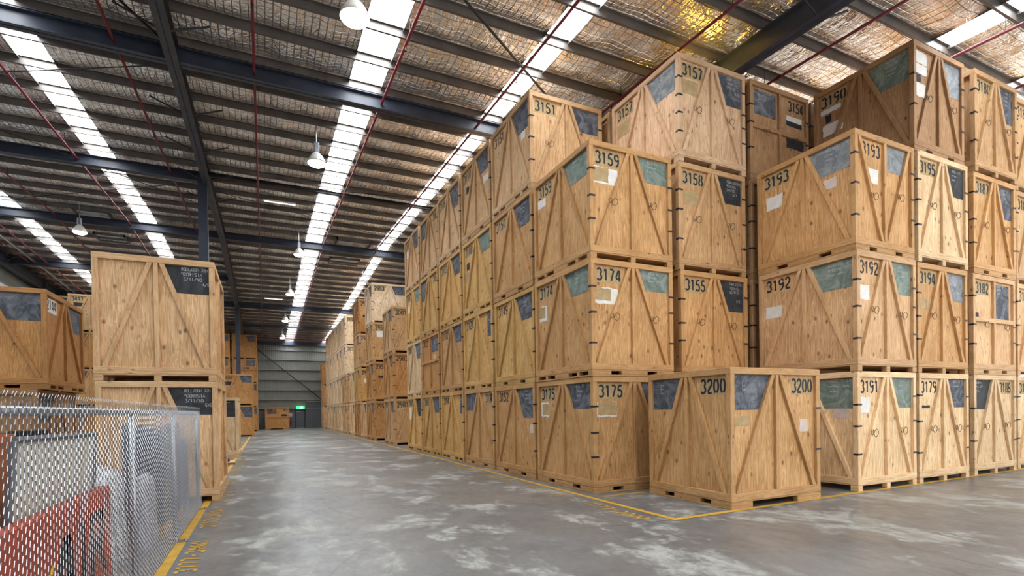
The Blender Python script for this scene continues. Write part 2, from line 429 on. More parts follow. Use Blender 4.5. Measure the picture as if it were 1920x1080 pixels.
# far wall: concrete dado, ribbed cladding, girts, brace, head beam
b = MB(); b.box(XL-.2, Y1, 0, XR, Y1+.2, 2.15, 1)
x = XL; P = .19
while x < XR:
    for (xa, ya, xb, yb) in ((x, 0, x+.1, 0), (x+.1, 0, x+.12, -.035), (x+.12, -.035, x+.17, -.035), (x+.17, -.035, x+P, 0)):
        b.face([(xa, Y1+.06+ya, 2.1), (xb, Y1+.06+yb, 2.1), (xb, Y1+.06+yb, 9.95), (xa, Y1+.06+ya, 9.95)], 0)
    x += P
wf = struct('wall_far', b.mesh('wall_far', ['clad', 'dado']))
for z in (2.18, 3.14, 4.2, 5.31, 6.4, 7.49, 8.54):
    struct('trim_girt', MB().box(XL, Y1-.16, z-.02, XR, Y1+.02, z+.06).mesh('trim_girt', 'girt'))
struct('trim_head_beam', MB().box(XL, Y1-.25, 9.1, XR, Y1-.02, 9.45).mesh('trim_head_beam', 'steel_blue'))
struct('brace_rod', MB().tube([(-1.0, Y1-.3, 8.85), (6.4, Y1-.3, 2.6)], .05, 8).mesh('brace_rod', 'rod'))
# exit door, big sliding door
b = MB(); b.box(2.98, Y1-.06, 0, 3.06, Y1, 2.02); b.box(3.94, Y1-.06, 0, 4.02, Y1, 2.02); b.box(2.98, Y1-.06, 1.94, 4.02, Y1, 2.02)
d1 = struct('door_1', b.mesh('door_frame', 'rod'))
obj('door_leaf', MB().box(3.06, Y1-.045, .05, 3.94, Y1-.01, 1.94).mesh('door_leaf', 'doorgrey'), d1)
obj('threshold', MB().box(3.06, Y1-.1, 0, 3.94, Y1, .05).mesh('threshold', 'post'), d1)
obj('door_closer', MB().box(3.1, Y1-.1, 1.8, 3.5, Y1-.045, 1.86).mesh('door_closer', 'post'), d1)
obj('door_handle', MB().tube([(3.82, Y1-.1, 1.0), (3.72, Y1-.1, 1.0)], .018, 6).mesh('door_handle', 'post'), d1)
b = MB(); b.box(4.12, Y1-.12, 0, 9.2, Y1-.04, 2.9)
d2 = struct('door_2', b.mesh('door_slab', 'doorgrey'))
obj('door_track', MB().box(4.1, Y1-.2, 2.9, 9.3, Y1-.02, 3.0).mesh('door_track', 'girt'), d2)
t = thing('exit_sign', 'glowing green exit sign above the grey door in the far wall', 'sign', (3.55, Y1-.12, 2.12))
obj('sign_box', MB().box(-.42, -.05, 0, .42, .06, .3).mesh('sign_box', glow('exit_green', (.05, .75, .22), 1.6)), t)
b = MB(); b.lathe([(.001, .235), (.03, .23), (.03, .19), (.001, .185)], 8)
for p in b.v[:]: pass
b = MB(); ribbon(b, [(.0, .2), (-.03, .12), (.05, .1), (.02, .04)], .035, 0); ribbon(b, [(-.02, .14), (.07, .15)], .025, 0); ribbon(b, [(-.03, .12), (-.1, .06)], .03, 0); ribbon(b, [(.0, .22), (.03, .25)], .05, 0); ribbon(b, [(.16, .03), (.16, .27)], .06, 0)
obj('running_figure', b.mesh('running_figure', glow('exit_white', (.9, 1, .92), 2.2)), t, (0, -.053, 0))
t = thing('fire_extinguisher', 'small red fire extinguisher on the far wall beside the grey exit door', 'extinguisher', (2.55, Y1-.12, .5))
obj('cylinder', MB().lathe([(.0, 0), (.08, 0), (.09, .03), (.09, .5), (.05, .58), (.02, .6), (0, .6)], 14).mesh('cylinder', plain('extinguisher_red', (.3, .02, .02), .35), smooth=True), t)
obj('valve', MB().box(-.03, -.04, .6, .03, .04, .68).mesh('valve', 'rod'), t)
obj('hose', MB().tube([(0, -.03, .64), (.1, -.05, .6), (.12, -.05, .4), (.1, -.06, .15)], .014, 6).mesh('hose', 'rod'), t)
tag(obj('wall_notice', MB().box(-.16, -.012, -.2, .16, 0, .2).mesh('wall_notice', plain('notice', (.5, .42, .48), .6)), loc=(2.55, Y1-.001, 1.5)), 'small pale notice on the far wall above the fire extinguisher', 'notice')
# floor paint
def stripe(pts, wd, mat='yellow'):
    b = MB()
    for i_, (a, c) in enumerate(zip(pts[:-1], pts[1:])):
        d = Vector((c[0]-a[0], c[1]-a[1])).normalized(); n = Vector((-d.y, d.x))*wd/2
        a2 = Vector(a)-d*wd/2; c2 = Vector(c)+d*wd/2
        z = .003+.0006*i_
        b.face([(a2.x-n.x, a2.y-n.y, z), (c2.x-n.x, c2.y-n.y, z), (c2.x+n.x, c2.y+n.y, z), (a2.x+n.x, a2.y+n.y, z)])
    return struct('floor_marking_line', b.mesh('floor_marking_line', mat))
stripe([(-1.02, 1.0), (-1.02, 58)], .115)
stripe([(5.47, 58), (5.47, 5.93), (28, 6.45)], .11)
stripe([(5.8, 8.12), (8.0, 8.12)], .08)
def floor_number(s, x, y, rz, mat, h=.21, adv=.172):
    b = MB()
    for i, ch in enumerate(s):
        for st in STENCIL.get(ch, []):
            P = [(i*adv+p[0]*adv*1.6, p[1]*h) for p in st]
            if ch == '7': P = [(p[0], p[1]) for p in P]
            k = MB(); ribbon(k, P, .04, 0)
            for f in k.f: b.face([(k.v[q][0], k.v[q][2], .004) for q in f])
    o = struct('floor_marking_number', b.mesh('floor_marking_number', mat)); o.location = (x, y, 0); o.rotation_euler = (0, 0, rz)
for i, s in enumerate(('3777-3800', '3753-3776', '3729-3752', '3705-3728', '3681-3704', '3657-3680', '3633-3656')):
    floor_number(s, -.69, 6.42+2.42*i, R(90), 'yellow' if i < 2 else 'yellow_f')
for i, s in enumerate(('3177-3200', '3153-3176', '3129-3152', '3105-3128')):
    floor_number(s, 5.02, 7.68+2.42*i, R(-90), 'yellow' if i < 1 else 'yellow_f')

# ------------------------------------------------------------------ crates
H = 2.3; IN = .056; PW = .095; TOP = 2.185; BOT = .255; STW = .075
cache = {}
def cached(key, fn):
    if key not in cache: cache[key] = fn()
    return cache[key]
def body_mesh(W, D):
    def f():
        return MB().box(-W/2+IN, -D/2+IN, .12, W/2-IN, D/2-IN, H-.02).mesh('panels', 'ply')
    return cached(('body', W, D), f)
def frame_mesh(W, D):
    def f():
        b = MB(); x, y = W/2, D/2
        for sx in (-1, 1):
            for sy in (-1, 1): b.box(sx*x, sy*y, .13, sx*(x-PW), sy*(y-PW), TOP+.002, 0)
        for z0, z1 in ((TOP, H-.004), (.13, BOT)):
            e = .0015
            b.box(-x-e, -y-e, z0, x+e, -y+.05, z1, 1); b.box(-x-e, y-.05, z0, x+e, y+e, z1, 1)
            b.box(-x-e, -y+.05, z0, -x+.05, y-.05, z1, 1); b.box(x-.05, -y+.05, z0, x+e, y-.05, z1, 1)
        b.box(-x+.045, -y+.045, H-.03, x-.045, y-.045, H-.006, 1)
        return b.mesh('frame', ['lum_v', 'lum_h'], bevel=.006)
    return cached(('frame', W, D), f)
def openings(w, typ):       # solid blocks along one side and whether a bottom board closes the slot
    if typ == 'two': return [(0, .22), (.34, .66), (.78, 1)], True
    if typ == 'long': return [(0, .07), (.47, .53), (.93, 1)], False
    if typ == 'quad': return [(0, .06), (.2, .24), (.38, .62), (.76, .8), (.94, 1)], True
    if typ == 'one': return [(0, .22), (.72, 1)], False
    return [(0, 1)], True
def pallet_mesh(W, D, tf, tl):
    def f():
        b = MB(); x, y = W/2, D/2; dp = .1
        b.box(-x+.004, -y+.004, .105, x-.004, y-.004, .131, 1)
        for (s, typ) in ((-1, tf), (1, tf)):
            bl, bt = openings(W, typ)
            for a, c in bl: b.box(-x+W*a, s*y, .03 if bt else 0, -x+W*c, s*(y-dp), .106, 1)
            if bt: b.box(-x, s*y, 0, x, s*(y-dp), .031, 1)
        for (s, typ) in ((-1, tl), (1, tl)):
            bl, bt = openings(D, typ)
            for a, c in bl:
                ya, yc = (-y+dp if a == 0 else -y+D*a), (y-dp if c == 1 else -y+D*c)
                if yc-ya > .01: b.box(s*x, ya, .03 if bt else 0, s*(x-dp), yc, .106, 1)
            if bt: b.box(s*x, -y+.1, 0, s*(x-dp), y-.1, .031, 1)
        b.box(-x+.2, -.05, 0, x-.2, .05, .106, 1)
        return b.mesh('pallet_base', ['lum_v', 'lum_h'], bevel=.005)
    return cached(('pallet', W, D, tf, tl), f)
def diag(w, style, side):   # corner points of one diagonal batten, side -1 left, 1 right
    c = w/2
    if style == 'A': P = [(c-.135, TOP), (PW+.02, BOT), (PW+.105, BOT), (c-.05, TOP)]
    else: P = [(PW+.02, TOP), (c-.135, BOT), (c-.05, BOT), (PW+.105, TOP)]
    if side > 0: P = [(w-p[0], p[1]) for p in reversed(P)]
    return P
def brace_mesh(w, style, side):
    def f(): return MB().prism(diag(w, style, side), .003, IN+.002).mesh('diagonal_brace', 'lum_v', bevel=.004)
    return cached(('diag', w, style, side), f)
def stile_mesh(w):
    def f(): return MB().box(w/2-STW/2, .002, BOT, w/2+STW/2, IN+.002, TOP).mesh('stile', 'lum_v', bevel=.004)
    return cached(('stile', w), f)
def rail_mesh(w):
    def f(): return MB().box(PW, .003, 1.22, w-PW, IN+.002, 1.32).mesh('mid_rail', 'lum_h', bevel=.004)
    return cached(('rail', w), f)
def dx(w, style, v, edge):  # x of the outer edge of the left diagonal at height v
    t = (TOP-v)/(TOP-BOT); c = w/2
    if style == 'A': return (c-.135)+((PW+.02)-(c-.135))*t
    return (PW+.105)+((c-.05)-(PW+.105))*t
def board_mesh(w, style, side, bh, key):
    def f():
        v0 = TOP-bh; c = w/2
        if style == 'A': P = [(PW+.002, v0), (dx(w, 'A', v0, 0)-.004, v0), (dx(w, 'A', TOP, 0)-.004, TOP-.004), (PW+.002, TOP-.004)]
        elif style == 'V': P = [(dx(w, 'V', v0, 0)+.004, v0), (c-STW/2-.004, v0), (c-STW/2-.004, TOP-.004), (dx(w, 'V', TOP, 0)+.004, TOP-.004)]
        elif style == 'N': P = [(PW+.005, v0), (PW+.36, v0), (PW+.36, TOP-.004), (PW+.005, TOP-.004)]
        else: P = [(PW+.1, v0), (c-STW/2-.06, v0), (c-STW/2-.06, TOP-.05), (PW+.1, TOP-.05)]
        if side > 0: P = [(w-p[0], p[1]) for p in reversed(P)]
        me = MB().prism(P, IN-.004, IN+.001).mesh('blackboard', key)
        xs = [p[0] for p in P]
        return me, min(xs), max(xs), v0, P
    return cached(('board', w, style, side, round(bh, 2), key), f)
def clip_mesh():
    def f():
        b = MB(); b.box(-.006, -.007, 0, .12, 0.0, .032); b.box(-.007, -.007, 0, 0.0, .085, .032); return b.mesh('corner_clip', 'clip')
    return cached('clip', f)
def rope_mesh():
    def f():
        P = [(-.07, -.012, .05), (-.1, -.02, .0), (-.06, -.02, -.05), (.0, -.015, -.01), (.06, -.02, .06), (.11, -.03, .02), (.1, -.03, -.05), (.05, -.025, -.09), (0, -.02, -.06), (-.02, -.012, .02), (.0, -.005, .06)]
        Q = []
        for i in range(len(P)-1):
            p0, p1, p2, p3 = (Vector(P[max(0, min(len(P)-1, i+j))]) for j in (-1, 0, 1, 2))
            for t in (0, .25, .5, .75):
                Q.append(.5*((2*p1)+(p2-p0)*t+(2*p0-5*p1+4*p2-p3)*t*t+(3*p1-p0-3*p2+p3)*t**3))
        return MB().tube(Q, .0052, 6).mesh('rope_handle', 'rope', smooth=True)
    return cached('rope', f)
def patch_mesh(w, h, mat, seed):
    g = random.Random(seed); P = []
    for (x0, z0, x1, z1) in ((0, 0, w, 0), (w, 0, w, h), (w, h, 0, h), (0, h, 0, 0)):
        for t in range(5):
            P.append((x0+(x1-x0)*t/5+g.uniform(-.012, .012), z0+(z1-z0)*t/5+g.uniform(-.012, .012)))
    return MB().prism(P, 0, .0012).mesh('paint_patch', mat)

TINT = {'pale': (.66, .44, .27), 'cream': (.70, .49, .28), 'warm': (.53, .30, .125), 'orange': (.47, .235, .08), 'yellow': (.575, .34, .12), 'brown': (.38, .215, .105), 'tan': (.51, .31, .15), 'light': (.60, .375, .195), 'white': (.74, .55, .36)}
LV = ['bottom', 'second', 'third', 'top']
nseed = [0]
def face(num=None, st='A', n='L', b='R', bc='s', bh=.52, patch=(), text=(), loops=0):
    return dict(num=num, st=st, n=n, b=b, bc=bc, bh=bh, patch=patch, text=text, loops=loops)
def crate(x, y, lev, W, D, tint, label, L=None, F=None, Rr=None, pal=('two', 'quad'), group=None, clips='', jit=True, z=None, rz=0):
    """x, y: front left corner (-x, -y); faces L (-x), F (-y), Rr (+x)"""
    nseed[0] += 1; g = random.Random(nseed[0]*13+5)
    jx, jy = (g.uniform(-.018, .018), g.uniform(-.018, .018)) if jit and lev > 0 else (0, 0)
    t = thing('storage_crate', label, 'crate', (x+W/2+jx, y+D/2+jy, lev*H if z is None else z), rz, group)
    k0, k1 = g.uniform(.92, 1.07), g.uniform(.86, 1.0); hue = g.uniform(-.022, .018)
    base = [TINT[tint][0]*k0, TINT[tint][1]*k0*(1+hue), TINT[tint][2]*k0*(1+2*hue)]
    fr = [c*k1 for c in base]
    obj('panels', body_mesh(W, D), t, col=base); obj('frame', frame_mesh(W, D), t, col=fr)
    obj('pallet_base', pallet_mesh(W, D, *pal), t, col=[c*.9 for c in fr])
    for side, fc in (('L', L), ('F', F), ('R', Rr)):
        if not fc: continue
        if side == 'F': w_, org, rot = W, (-W/2, -D/2, 0), 0
        elif side == 'L': w_, org, rot = D, (-W/2, D/2, 0), R(-90)
        else: w_, org, rot = D, (W/2, -D/2, 0), R(90)
        ax = {'F': ((1, 0), (0, 1)), 'L': ((0, -1), (1, 0)), 'R': ((0, 1), (-1, 0))}[side]
        def at(u, d, v): return (org[0]+ax[0][0]*u+ax[1][0]*d, org[1]+ax[0][1]*u+ax[1][1]*d, v)
        st = fc['st']; kb = g.uniform(.97, 1.12); bc_ = [c*kb for c in fr]
        if st in 'AVN':
            s2 = 'A' if st == 'N' else st
            for sd in (-1, 1): obj('diagonal_brace', brace_mesh(w_, s2, sd), t, org, rot, bc_)
        if st == 'G': obj('mid_rail', rail_mesh(w_), t, org, rot, bc_)
        obj('stile', stile_mesh(w_), t, org, rot, bc_)
        if fc['b']:
            me, x0, x1, v0, P = board_mesh(w_, st, 1 if fc['b'] == 'R' else -1, fc['bh'], fc['bc'])
            bo = obj('blackboard', me, t, org, rot)
            if fc['text']:
                xs = sorted(p[0] for p in P); xa = xs[1] if fc['b'] == 'R' else xs[0]; xb = xs[3] if fc['b'] == 'R' else xs[2]
                if st == 'V': xa, xb = xs[0] if fc['b'] == 'L' else xs[0], xs[2]
                cm = chalk_mesh(fc['text'], xb-xa, TOP-v0, nseed[0], size=min(.06, fc['bh']*.12))
                if cm: obj('chalk_lettering', cm, bo, (xa, IN-.0062, v0))
        if fc['num']:
            av = .15 if fc['n'] == 'L' else .138
            wn = av*len(fc['num'])
            u = PW+.075 if fc['n'] == 'L' else w_-PW-.03-wn
            if side == 'F' and x > 14 and fc['n'] == 'L': u += .05
            if st == 'V' and fc['n'] == 'L': u = PW+.2
            if side == 'R': u = PW+.13
            if g.random() < .55 and st != 'V':
                obj('stencil_backing', cached(('bk', round(wn, 2)), lambda: patch_mesh(wn+.02, .30, 'tan', 4)), t, at(u-.02, IN-.0014, 1.855), rot)
            obj('stencil_lettering', number_mesh(fc['num'], adv=av), t, at(u, IN-.0034, 1.88), rot)
        for pk, (u0, v0, u1, v1, mt) in enumerate(fc['patch']):
            obj('paint_patch', patch_mesh(u1-u0, v1-v0, mt, nseed[0]+pk), t, at(u0, IN-.0028-.0016*pk, v0), rot)
        for k in range(fc['loops']):
            sd = -1 if k == 0 else 1
            v = 1.18 if fc['loops'] < 3 else 1.2
            v += g.uniform(-.08, .05); P = diag(w_, 'A' if st in 'ANG' else 'V', sd); tt = (TOP-v)/(TOP-BOT)
            if sd < 0: u = P[0][0]+(P[1][0]-P[0][0])*tt+.04
            else: u = P[3][0]+(P[2][0]-P[3][0])*tt-.04
            obj('rope_handle', rope_mesh(), t, at(u, 0, v), rot)
    for cn in clips.split():
        n = int(cn[2:]) if len(cn) > 2 else 3
        for k in range(n):
            z_ = .45+(1.55)*(k+.5+g.uniform(-.2, .2))/n
            o = obj('corner_clip', clip_mesh(), t)
            if cn[:2] == 'FL': o.location = (-W/2-.001, -D/2-.001, z_)
            elif cn[:2] == 'FR': o.location = (W/2+.001, -D/2-.001, z_); o.scale = (-1, 1, 1)
            elif cn[:2] == 'BL': o.location = (-W/2-.001, D/2+.001, z_); o.scale = (1, -1, 1)
            else: o.location = (W/2+.001, D/2+.001, z_); o.scale = (-1, -1, 1)
    return t
WH, TN, BK, PA = 'white', 'tan', 'black', 'paper'
def lab(num, where): return 'wooden storage crate stencilled %s, %s' % (num, where)
G1 = 'crates stacked along the right side of the aisle'
G2 = 'crates in the right-hand block facing the camera'
G3 = 'crates stacked along the left side of the aisle'
WA, DA = 2.06, 2.32
X1 = 5.765
# --- corner stack 3175 / 3174 / 3159
p_ = ((.13, 1.52, .58, 1.86, WH), (.12, 1.56, .44, 1.85, TN))
crate(X1, 8.45, 0, WA, DA, 'warm', lab('3175', 'at the bottom of the aisle corner stack'), face('3175', bc='s', text=('BELL 3/', '9~~~~', '~~~'), patch=((.13, 1.5, .48, 1.82, WH), (.18, 1.53, .48, 1.79, TN))), face('3175', bc='s', patch=((.12, 1.5, .6, 1.8, WH), (.14, 1.53, .6, 1.8, TN))), pal=('two', 'two'), clips='FL', group=G1)
crate(X1, 8.45, 1, WA, DA, 'warm', lab('3174', 'middle of the aisle corner stack, green blackboards'), face('3174', bc='g', bh=.5, text=('BELL 3/', '~~~~', '2/4'), patch=((.12, 1.38, .48, 1.72, WH), (.12, 1.45, .4, 1.7, TN))), face('3174', bc='g', bh=.42, text=('BELL 3/', '9~~~8A', '~~~~  3/4'), patch=((.12, 1.43, .68, 1.75, WH), (.12, 1.5, .5, 1.74, TN)), loops=2), pal=('two', 'quad'), clips='FL FR', group=G1)
crate(X1, 8.45, 2, WA, DA, 'warm', lab('3159', 'topmost of the aisle corner stack, green blackboards'), face('3159', bc='g', bh=.5, text=('BELL', '~~~~'), patch=((.12, 1.68, .48, 1.86, WH),)), face('3159', bc='g', bh=.48, text=('BELL ~~', '~~~~~', '~~~'), patch=((.12, 1.5, .70, 1.82, WH), (.12, 1.54, .48, 1.82, TN)), loops=2), pal=('long', 'quad'), clips='FL FR', group=G1)
# --- the rest of the first aisle block
def row(y, specs, nth):
    for lev, (num, tint, f, pal) in enumerate(specs):
        where = '%s crate of the %s aisle stack from the corner' % (LV[lev], nth)
        crate(X1, y, lev, WA, DA, tint, lab(num, where), f, face('3151', bc='s', bh=.55, loops=1) if num == '3151' else None, pal=('two', pal), clips='FL' if num != '3151' else 'FL FR', group=G1)
row(10.88, [('3152', 'warm', face('3152', bh=.72, text=('~~~~', '~~~~~', '~~~~', '    ~~'), patch=((1.95, 1.1, 2.15, 1.3, PA),)), 'two'),
            ('3149', 'yellow', face('3149', bh=.6, text=('BELL 3', '~~~~', '~~~~')), 'two'),
            ('3150', 'warm', face('3150', bh=.6, text=('~BY ~', '~~~~~', '~~~~')), 'two'),
            ('3151', 'light', face('3151', bh=.62, patch=((1.75, 1.38, 1.98, 1.56, WH),)), 'quad')], 'second')
row(13.33, [('3126', 'warm', face('3126', n='R', b='L', bh=.52, patch=((2.0, 1.92, 2.15, 2.14, BK),)), 'two'),
            ('3128', 'yellow', face('3128', st='N', bh=.7, text=('~~~', '~~', '~~~')), 'quad'),
            ('3108', 'yellow', face('3108', bc='g', bh=.52, patch=((.25, 1.45, .5, 1.66, BK), (.12, 1.1, .5, 1.4, TN))), 'quad'),
            ('3110', 'tan', face('3110', bh=.55, patch=((.35, 1.5, .6, 1.7, BK), (1.75, 1.3, 2.1, 1.5, WH))), 'two')], 'third')
row(15.78, [('3094', 'yellow', face('3094', st='N', bh=.62, text=('~~', '2/4', '~~'), patch=((1.1, .7, 1.17, 1.25, BK),)), 'quad'),
            ('3102', 'warm', face('3102', bh=.55), 'quad'),
            ('3103', 'yellow', face('3103', bh=.62), 'quad'),
            ('3106', 'light', face('3106', bh=.7), 'quad')], 'fourth')
row(18.24, [('3060', 'yellow', face('3060', bh=.58), 'quad'),
            ('3073', 'orange', face('3073', st='G', bh=.58, patch=((1.5, 1.35, 1.7, 1.5, PA),)), 'two'),
            ('3066', 'yellow', face('3066', n='R', b='L', bh=.75), 'two'),
            ('3080', 'tan', face('3080', n='R', b='L', bh=.6, patch=((1.6, 1.55, 1.85, 1.8, TN),)), 'quad')], 'fifth')
row(20.70, [('3047', 'yellow', face('3047', bc='k', bh=.72, text=('~', '~~', '~'), patch=((.15, 1.3, .5, 1.85, WH),)), 'quad'),
            ('3041', 'cream', face('3041', bh=.62), 'quad'),
            ('3043', 'yellow', face('3043', bc='g', bh=.55, patch=((.2, 1.4, .5, 1.7, WH),)), 'quad'),
            ('3058', 'light', face('3058', bh=.62, patch=((.2, 1.5, .5, 1.8, WH),)), 'quad')], 'sixth')
# --- second file of the first block
crate(8.02, 8.44, 0, 2.0, DA, 'tan', 'wooden storage crate at floor level behind crate 3200, under crate 3155', None, face(None, b=None), clips='FR', group=G1)
crate(8.02, 8.44, 1, 2.0, DA, 'warm', lab('3155', 'second up behind the lone floor crate, black chalkboard'), None, face('3155', bh=.68, bc='k', text=('TORKINGTON', '902817A', '02/4/10', '', '    1/2'), patch=(), loops=2), pal=('long', 'quad'), clips='FL FR', group=G1)
crate(8.02, 8.44, 2, 2.0, DA, 'tan', lab('3158', 'third up beside the topmost corner crate'), None, face('3158', bh=.56, bc='k', text=('TORKINGTONS', '902817A', '2/4/10', '     6/7'), patch=((.2, 1.42, .6, 1.72, TN),), loops=2), pal=('long', 'quad'), clips='FL FR', group=G1)
crate(8.02, 8.44, 3, 2.0, DA, 'pale', lab('3157', 'top crate under the golden ceiling patch'), face('3157', bc='c', bh=.6, text=('TORKINGTON', '902817A', '2/4/10  1/7'), patch=((.15, 1.45, .62, 1.78, TN),)), face('3157', bh=.66, text=('TORKINGTON', '902817A', '2/4/10', '      1/7'), patch=((.15, 1.5, .6, 1.8, TN),), loops=2), pal=('long', 'long'), clips='FL4 FR4', group=G1)
for lev in range(4):
    crate(8.02, 10.88, lev, 2.0, DA, 'tan', 'wooden storage crate in the hidden stack between crates 3151 and 3157, %s level' % LV[lev], None, face(None, b=None) if lev == 3 else None, group=G1)
for lev in range(3):
    crate(10.2, 8.44, lev, 2.05, DA, 'brown', 'dark wooden storage crate below crate 3154, %s level of its stack' % LV[lev], None, None, clips='FL', group=G1)
crate(10.2, 8.44, 3, 2.05, DA, 'brown', lab('3154', 'top crate between crates 3157 and 3190'), None, face('3154', st='G', n='R', b='L', bh=.62, text=('TORKINGTONS', '902817A', '2/4/10'), patch=((1.3, 1.62, 1.85, 1.78, WH), (1.3, 1.52, 1.85, 1.64, BK), (1.3, 1.0, 1.92, 1.22, BK)), loops=2), clips='FL FR', group=G1)
for lev in range(4):
    crate(12.42, 8.5, lev, 2.0, DA, 'tan', 'wooden storage crate hidden behind crate 3190, %s level of the stack beside crate 3154' % LV[lev], None, None, clips='FL' if lev == 3 else '', group=G1)
# --- the block facing the camera on the right
WB, DB = 1.95, 2.17
XB = (10.16, 12.24, 14.55, 16.85)
hs = ('HASSETT  3/4', '920376', '~~~~ ~~~')
crate(XB[0], 6.09, 0, WB, DB, 'cream', lab('3191', 'bottom of the block nearest crate 3200'), face(None, bc='g', bh=.6, text=('HASSETT 3/4', '~~~~~  ~~~', '~~~~   ~~'), patch=((1.65, 1.4, 1.98, 1.62, PA),)), face('3191', bc='g', bh=.6, text=('~~~~', '~~~', '~~~~'), patch=((.12, 1.5, .46, 1.8, WH),), loops=2), pal=('long', 'long'), clips='FL FR', group=G2)
crate(XB[0], 6.09, 1, WB, DB, 'light', lab('3192', 'middle of the stack just right of the lone floor crate'), face('3192', bc='g', bh=.55, text=hs, patch=((.15, 1.3, .55, 1.55, WH),)), face('3192', bc='g', bh=.62, text=('~~~~', '~~~~', '2~~~'), patch=((.12, 1.38, .46, 1.66, WH),), loops=2), pal=('long', 'long'), clips='FL FR', group=G2)
crate(XB[0], 6.09, 2, WB, DB, 'warm', lab('3193', 'topmost of the front stack left of crate 3195'), face('3193', bc='c', bh=.55, text=('HASSETT  ~', '~~~~', '~~~~ ~'), patch=((.2, 1.4, .6, 1.68, WH), (1.5, 1.35, 1.78, 1.55, PA))), face('3193', st='V', bc='c', bh=.5, patch=((.42, 1.38, .82, 1.66, WH),), loops=2), pal=('two', 'two'), clips='FL FR', group=G2)
crate(XB[1], 6.1, 0, WB, DB, 'cream', lab('3179', 'on the floor right of crate 3191'), None, face('3179', bh=.62, text=('GREY 3/', '~~~~'), patch=((.2, 1.56, .5, 1.62, BK),), loops=2), pal=('long', 'long'), clips='FL FR', group=G2)
crate(XB[1], 6.1, 1, WB, DB, 'warm', lab('3194', 'reddish, second from the floor in the four-high stack'), None, face('3194', bc='c', bh=.6, text=('~~~', '~~~~', '~~~', '~~'), patch=((.12, 1.35, .36, 1.6, TN), (.4, 1.35, .8, 1.55, TN)), loops=2), pal=('long', 'long'), clips='FL FR', group=G2)
crate(XB[1], 6.1, 2, WB, DB, 'cream', lab('3195', 'yellowish with a small black chalkboard, below the patched top crate'), None, face('3195', bc='k', bh=.62, text=('BELL 1/1', '~~~~', '~~~'), loops=2), pal=('long', 'long'), clips='FL FR', group=G2)
crate(XB[1], 6.14, 3, WB, DB, 'brown', lab('3190', 'highest crate with white patches near the ceiling'), face('3190', bc='g', bh=.62, text=('HASSETT 3/4', '920376', '~~~~~', '~~~~    ~~~'), patch=((.15, 1.72, .62, 1.84, WH), (.26, 1.5, .4, 1.68, BK), (.2, 1.2, .68, 1.46, WH))), face('', bc='c', bh=.7, patch=((.12, 1.9, .58, 2.15, WH), (.14, 1.68, .58, 1.88, WH), (.2, 1.5, .36, 1.68, BK), (.12, 1.2, .52, 1.48, WH)), loops=2), pal=('two', 'two'), clips='FL2 FR', group=G2)
crate(XB[2], 6.15, 0, WB, DB, 'cream', lab('3186', 'bottom crate with its blackboard on the left'), None, face('3186', n='R', b='L', bc='k', bh=.68, text=('GEOR~~', '~~~ 3/7', '~~~~'), loops=2), pal=('long', 'long'), clips='FL2 FR', group=G2)
crate(XB[2], 6.15, 1, WB, DB, 'light', lab('3182', 'with a level mid rail instead of diagonal battens'), None, face('3182', st='G', bh=.85, text=('GEOR~ 3/', '~~~~', '~/~'), patch=((.12, 1.24, .36, 1.44, BK),), loops=2), pal=('two', 'two'), clips='FL FR', group=G2)
crate(XB[2], 6.15, 2, WB, DB, 'warm', lab('3187', 'third up, above the crate with a mid rail'), None, face('3187', bh=.75, text=('~~~', '~~~', '~~~'), loops=2), pal=('two', 'two'), clips='FL FR', group=G2)
crate(XB[2], 6.12, 3, WB, DB, 'tan', lab('3180', 'top crate right of crate 3190'), None, face('3180', bh=.78, text=('~~~~ 3', '~~~', '~~~~', '~~~'), loops=2), pal=('long', 'long'), clips='FL FR', group=G2)
for lev in range(4):
    crate(XB[3], 6.25, lev, WB, DB, ('cream', 'light', 'tan', 'tan')[lev], 'wooden storage crate cut by the right edge of the photo, %s level of its stack' % LV[lev], None, face('318' if False else ('3181', '3183', '3184', '3185')[lev], loops=2), pal=('long', 'long'), clips='FL', group=G2)
# --- 3200, alone on the floor
crate(6.72, 6.0, 0, 2.2, 1.97, 'warm', lab('3200', 'standing alone in front, blackboards marked E'), face('3200', n='R', b='L', bh=.56, text=('', '  E')), face('3200', n='R', b='L', bh=.58, text=('', '  E'), patch=((1.72, 1.2, 1.94, 1.42, PA), (.15, 1.35, .5, 1.5, TN))), pal=('one', 'two'), clips='FR2', group=G2)
# --- further along the aisle
def far(x, y, lev, tint, label, num=None, fF=True, clips='', W=2.06, D=2.3, pal=('long', 'quad'), L=None, F=None, boards=True):
    crate(x, y, lev, W, D, tint, label, L or face(None, bh=.6, b='R' if boards else None), (F or (face(num, b=None, loops=0) if num else face(None, b=None))) if fF else None, pal=pal, clips=clips, group=G1)
for lev, (num, tint) in enumerate((('2981', 'tan'), ('2983', 'orange'), ('3001', 'tan'))):
    far(5.78, 25.8, lev, tint, lab(num, '%s level of the stack past the first aisle gap' % LV[lev]), num, clips='FL', L=face(num, bh=.55))
for lev, (num, tint) in enumerate((('2951', 'orange'), ('2952', 'orange'), ('2954', 'warm'), ('2953', 'white'))):
    far(5.74, 30.8, lev, tint, lab(num, '%s level of the tall stack behind crate 3001' % LV[lev]), clips='FL',
        F=face(num, bc='s', b='R', bh=.5, patch=(((.3, 1.35, .75, 1.5, BK),) if lev == 1 else ((.25, 1.45, .85, 1.8, WH),) if lev == 2 else ()), loops=2 if lev == 3 else 0), L=face(num, bc='g' if lev == 2 else 's', bh=.6))
far(5.74, 33.25, 0, 'light', 'single wooden crate on the floor beside the stack topped by crate 2953', fF=False)
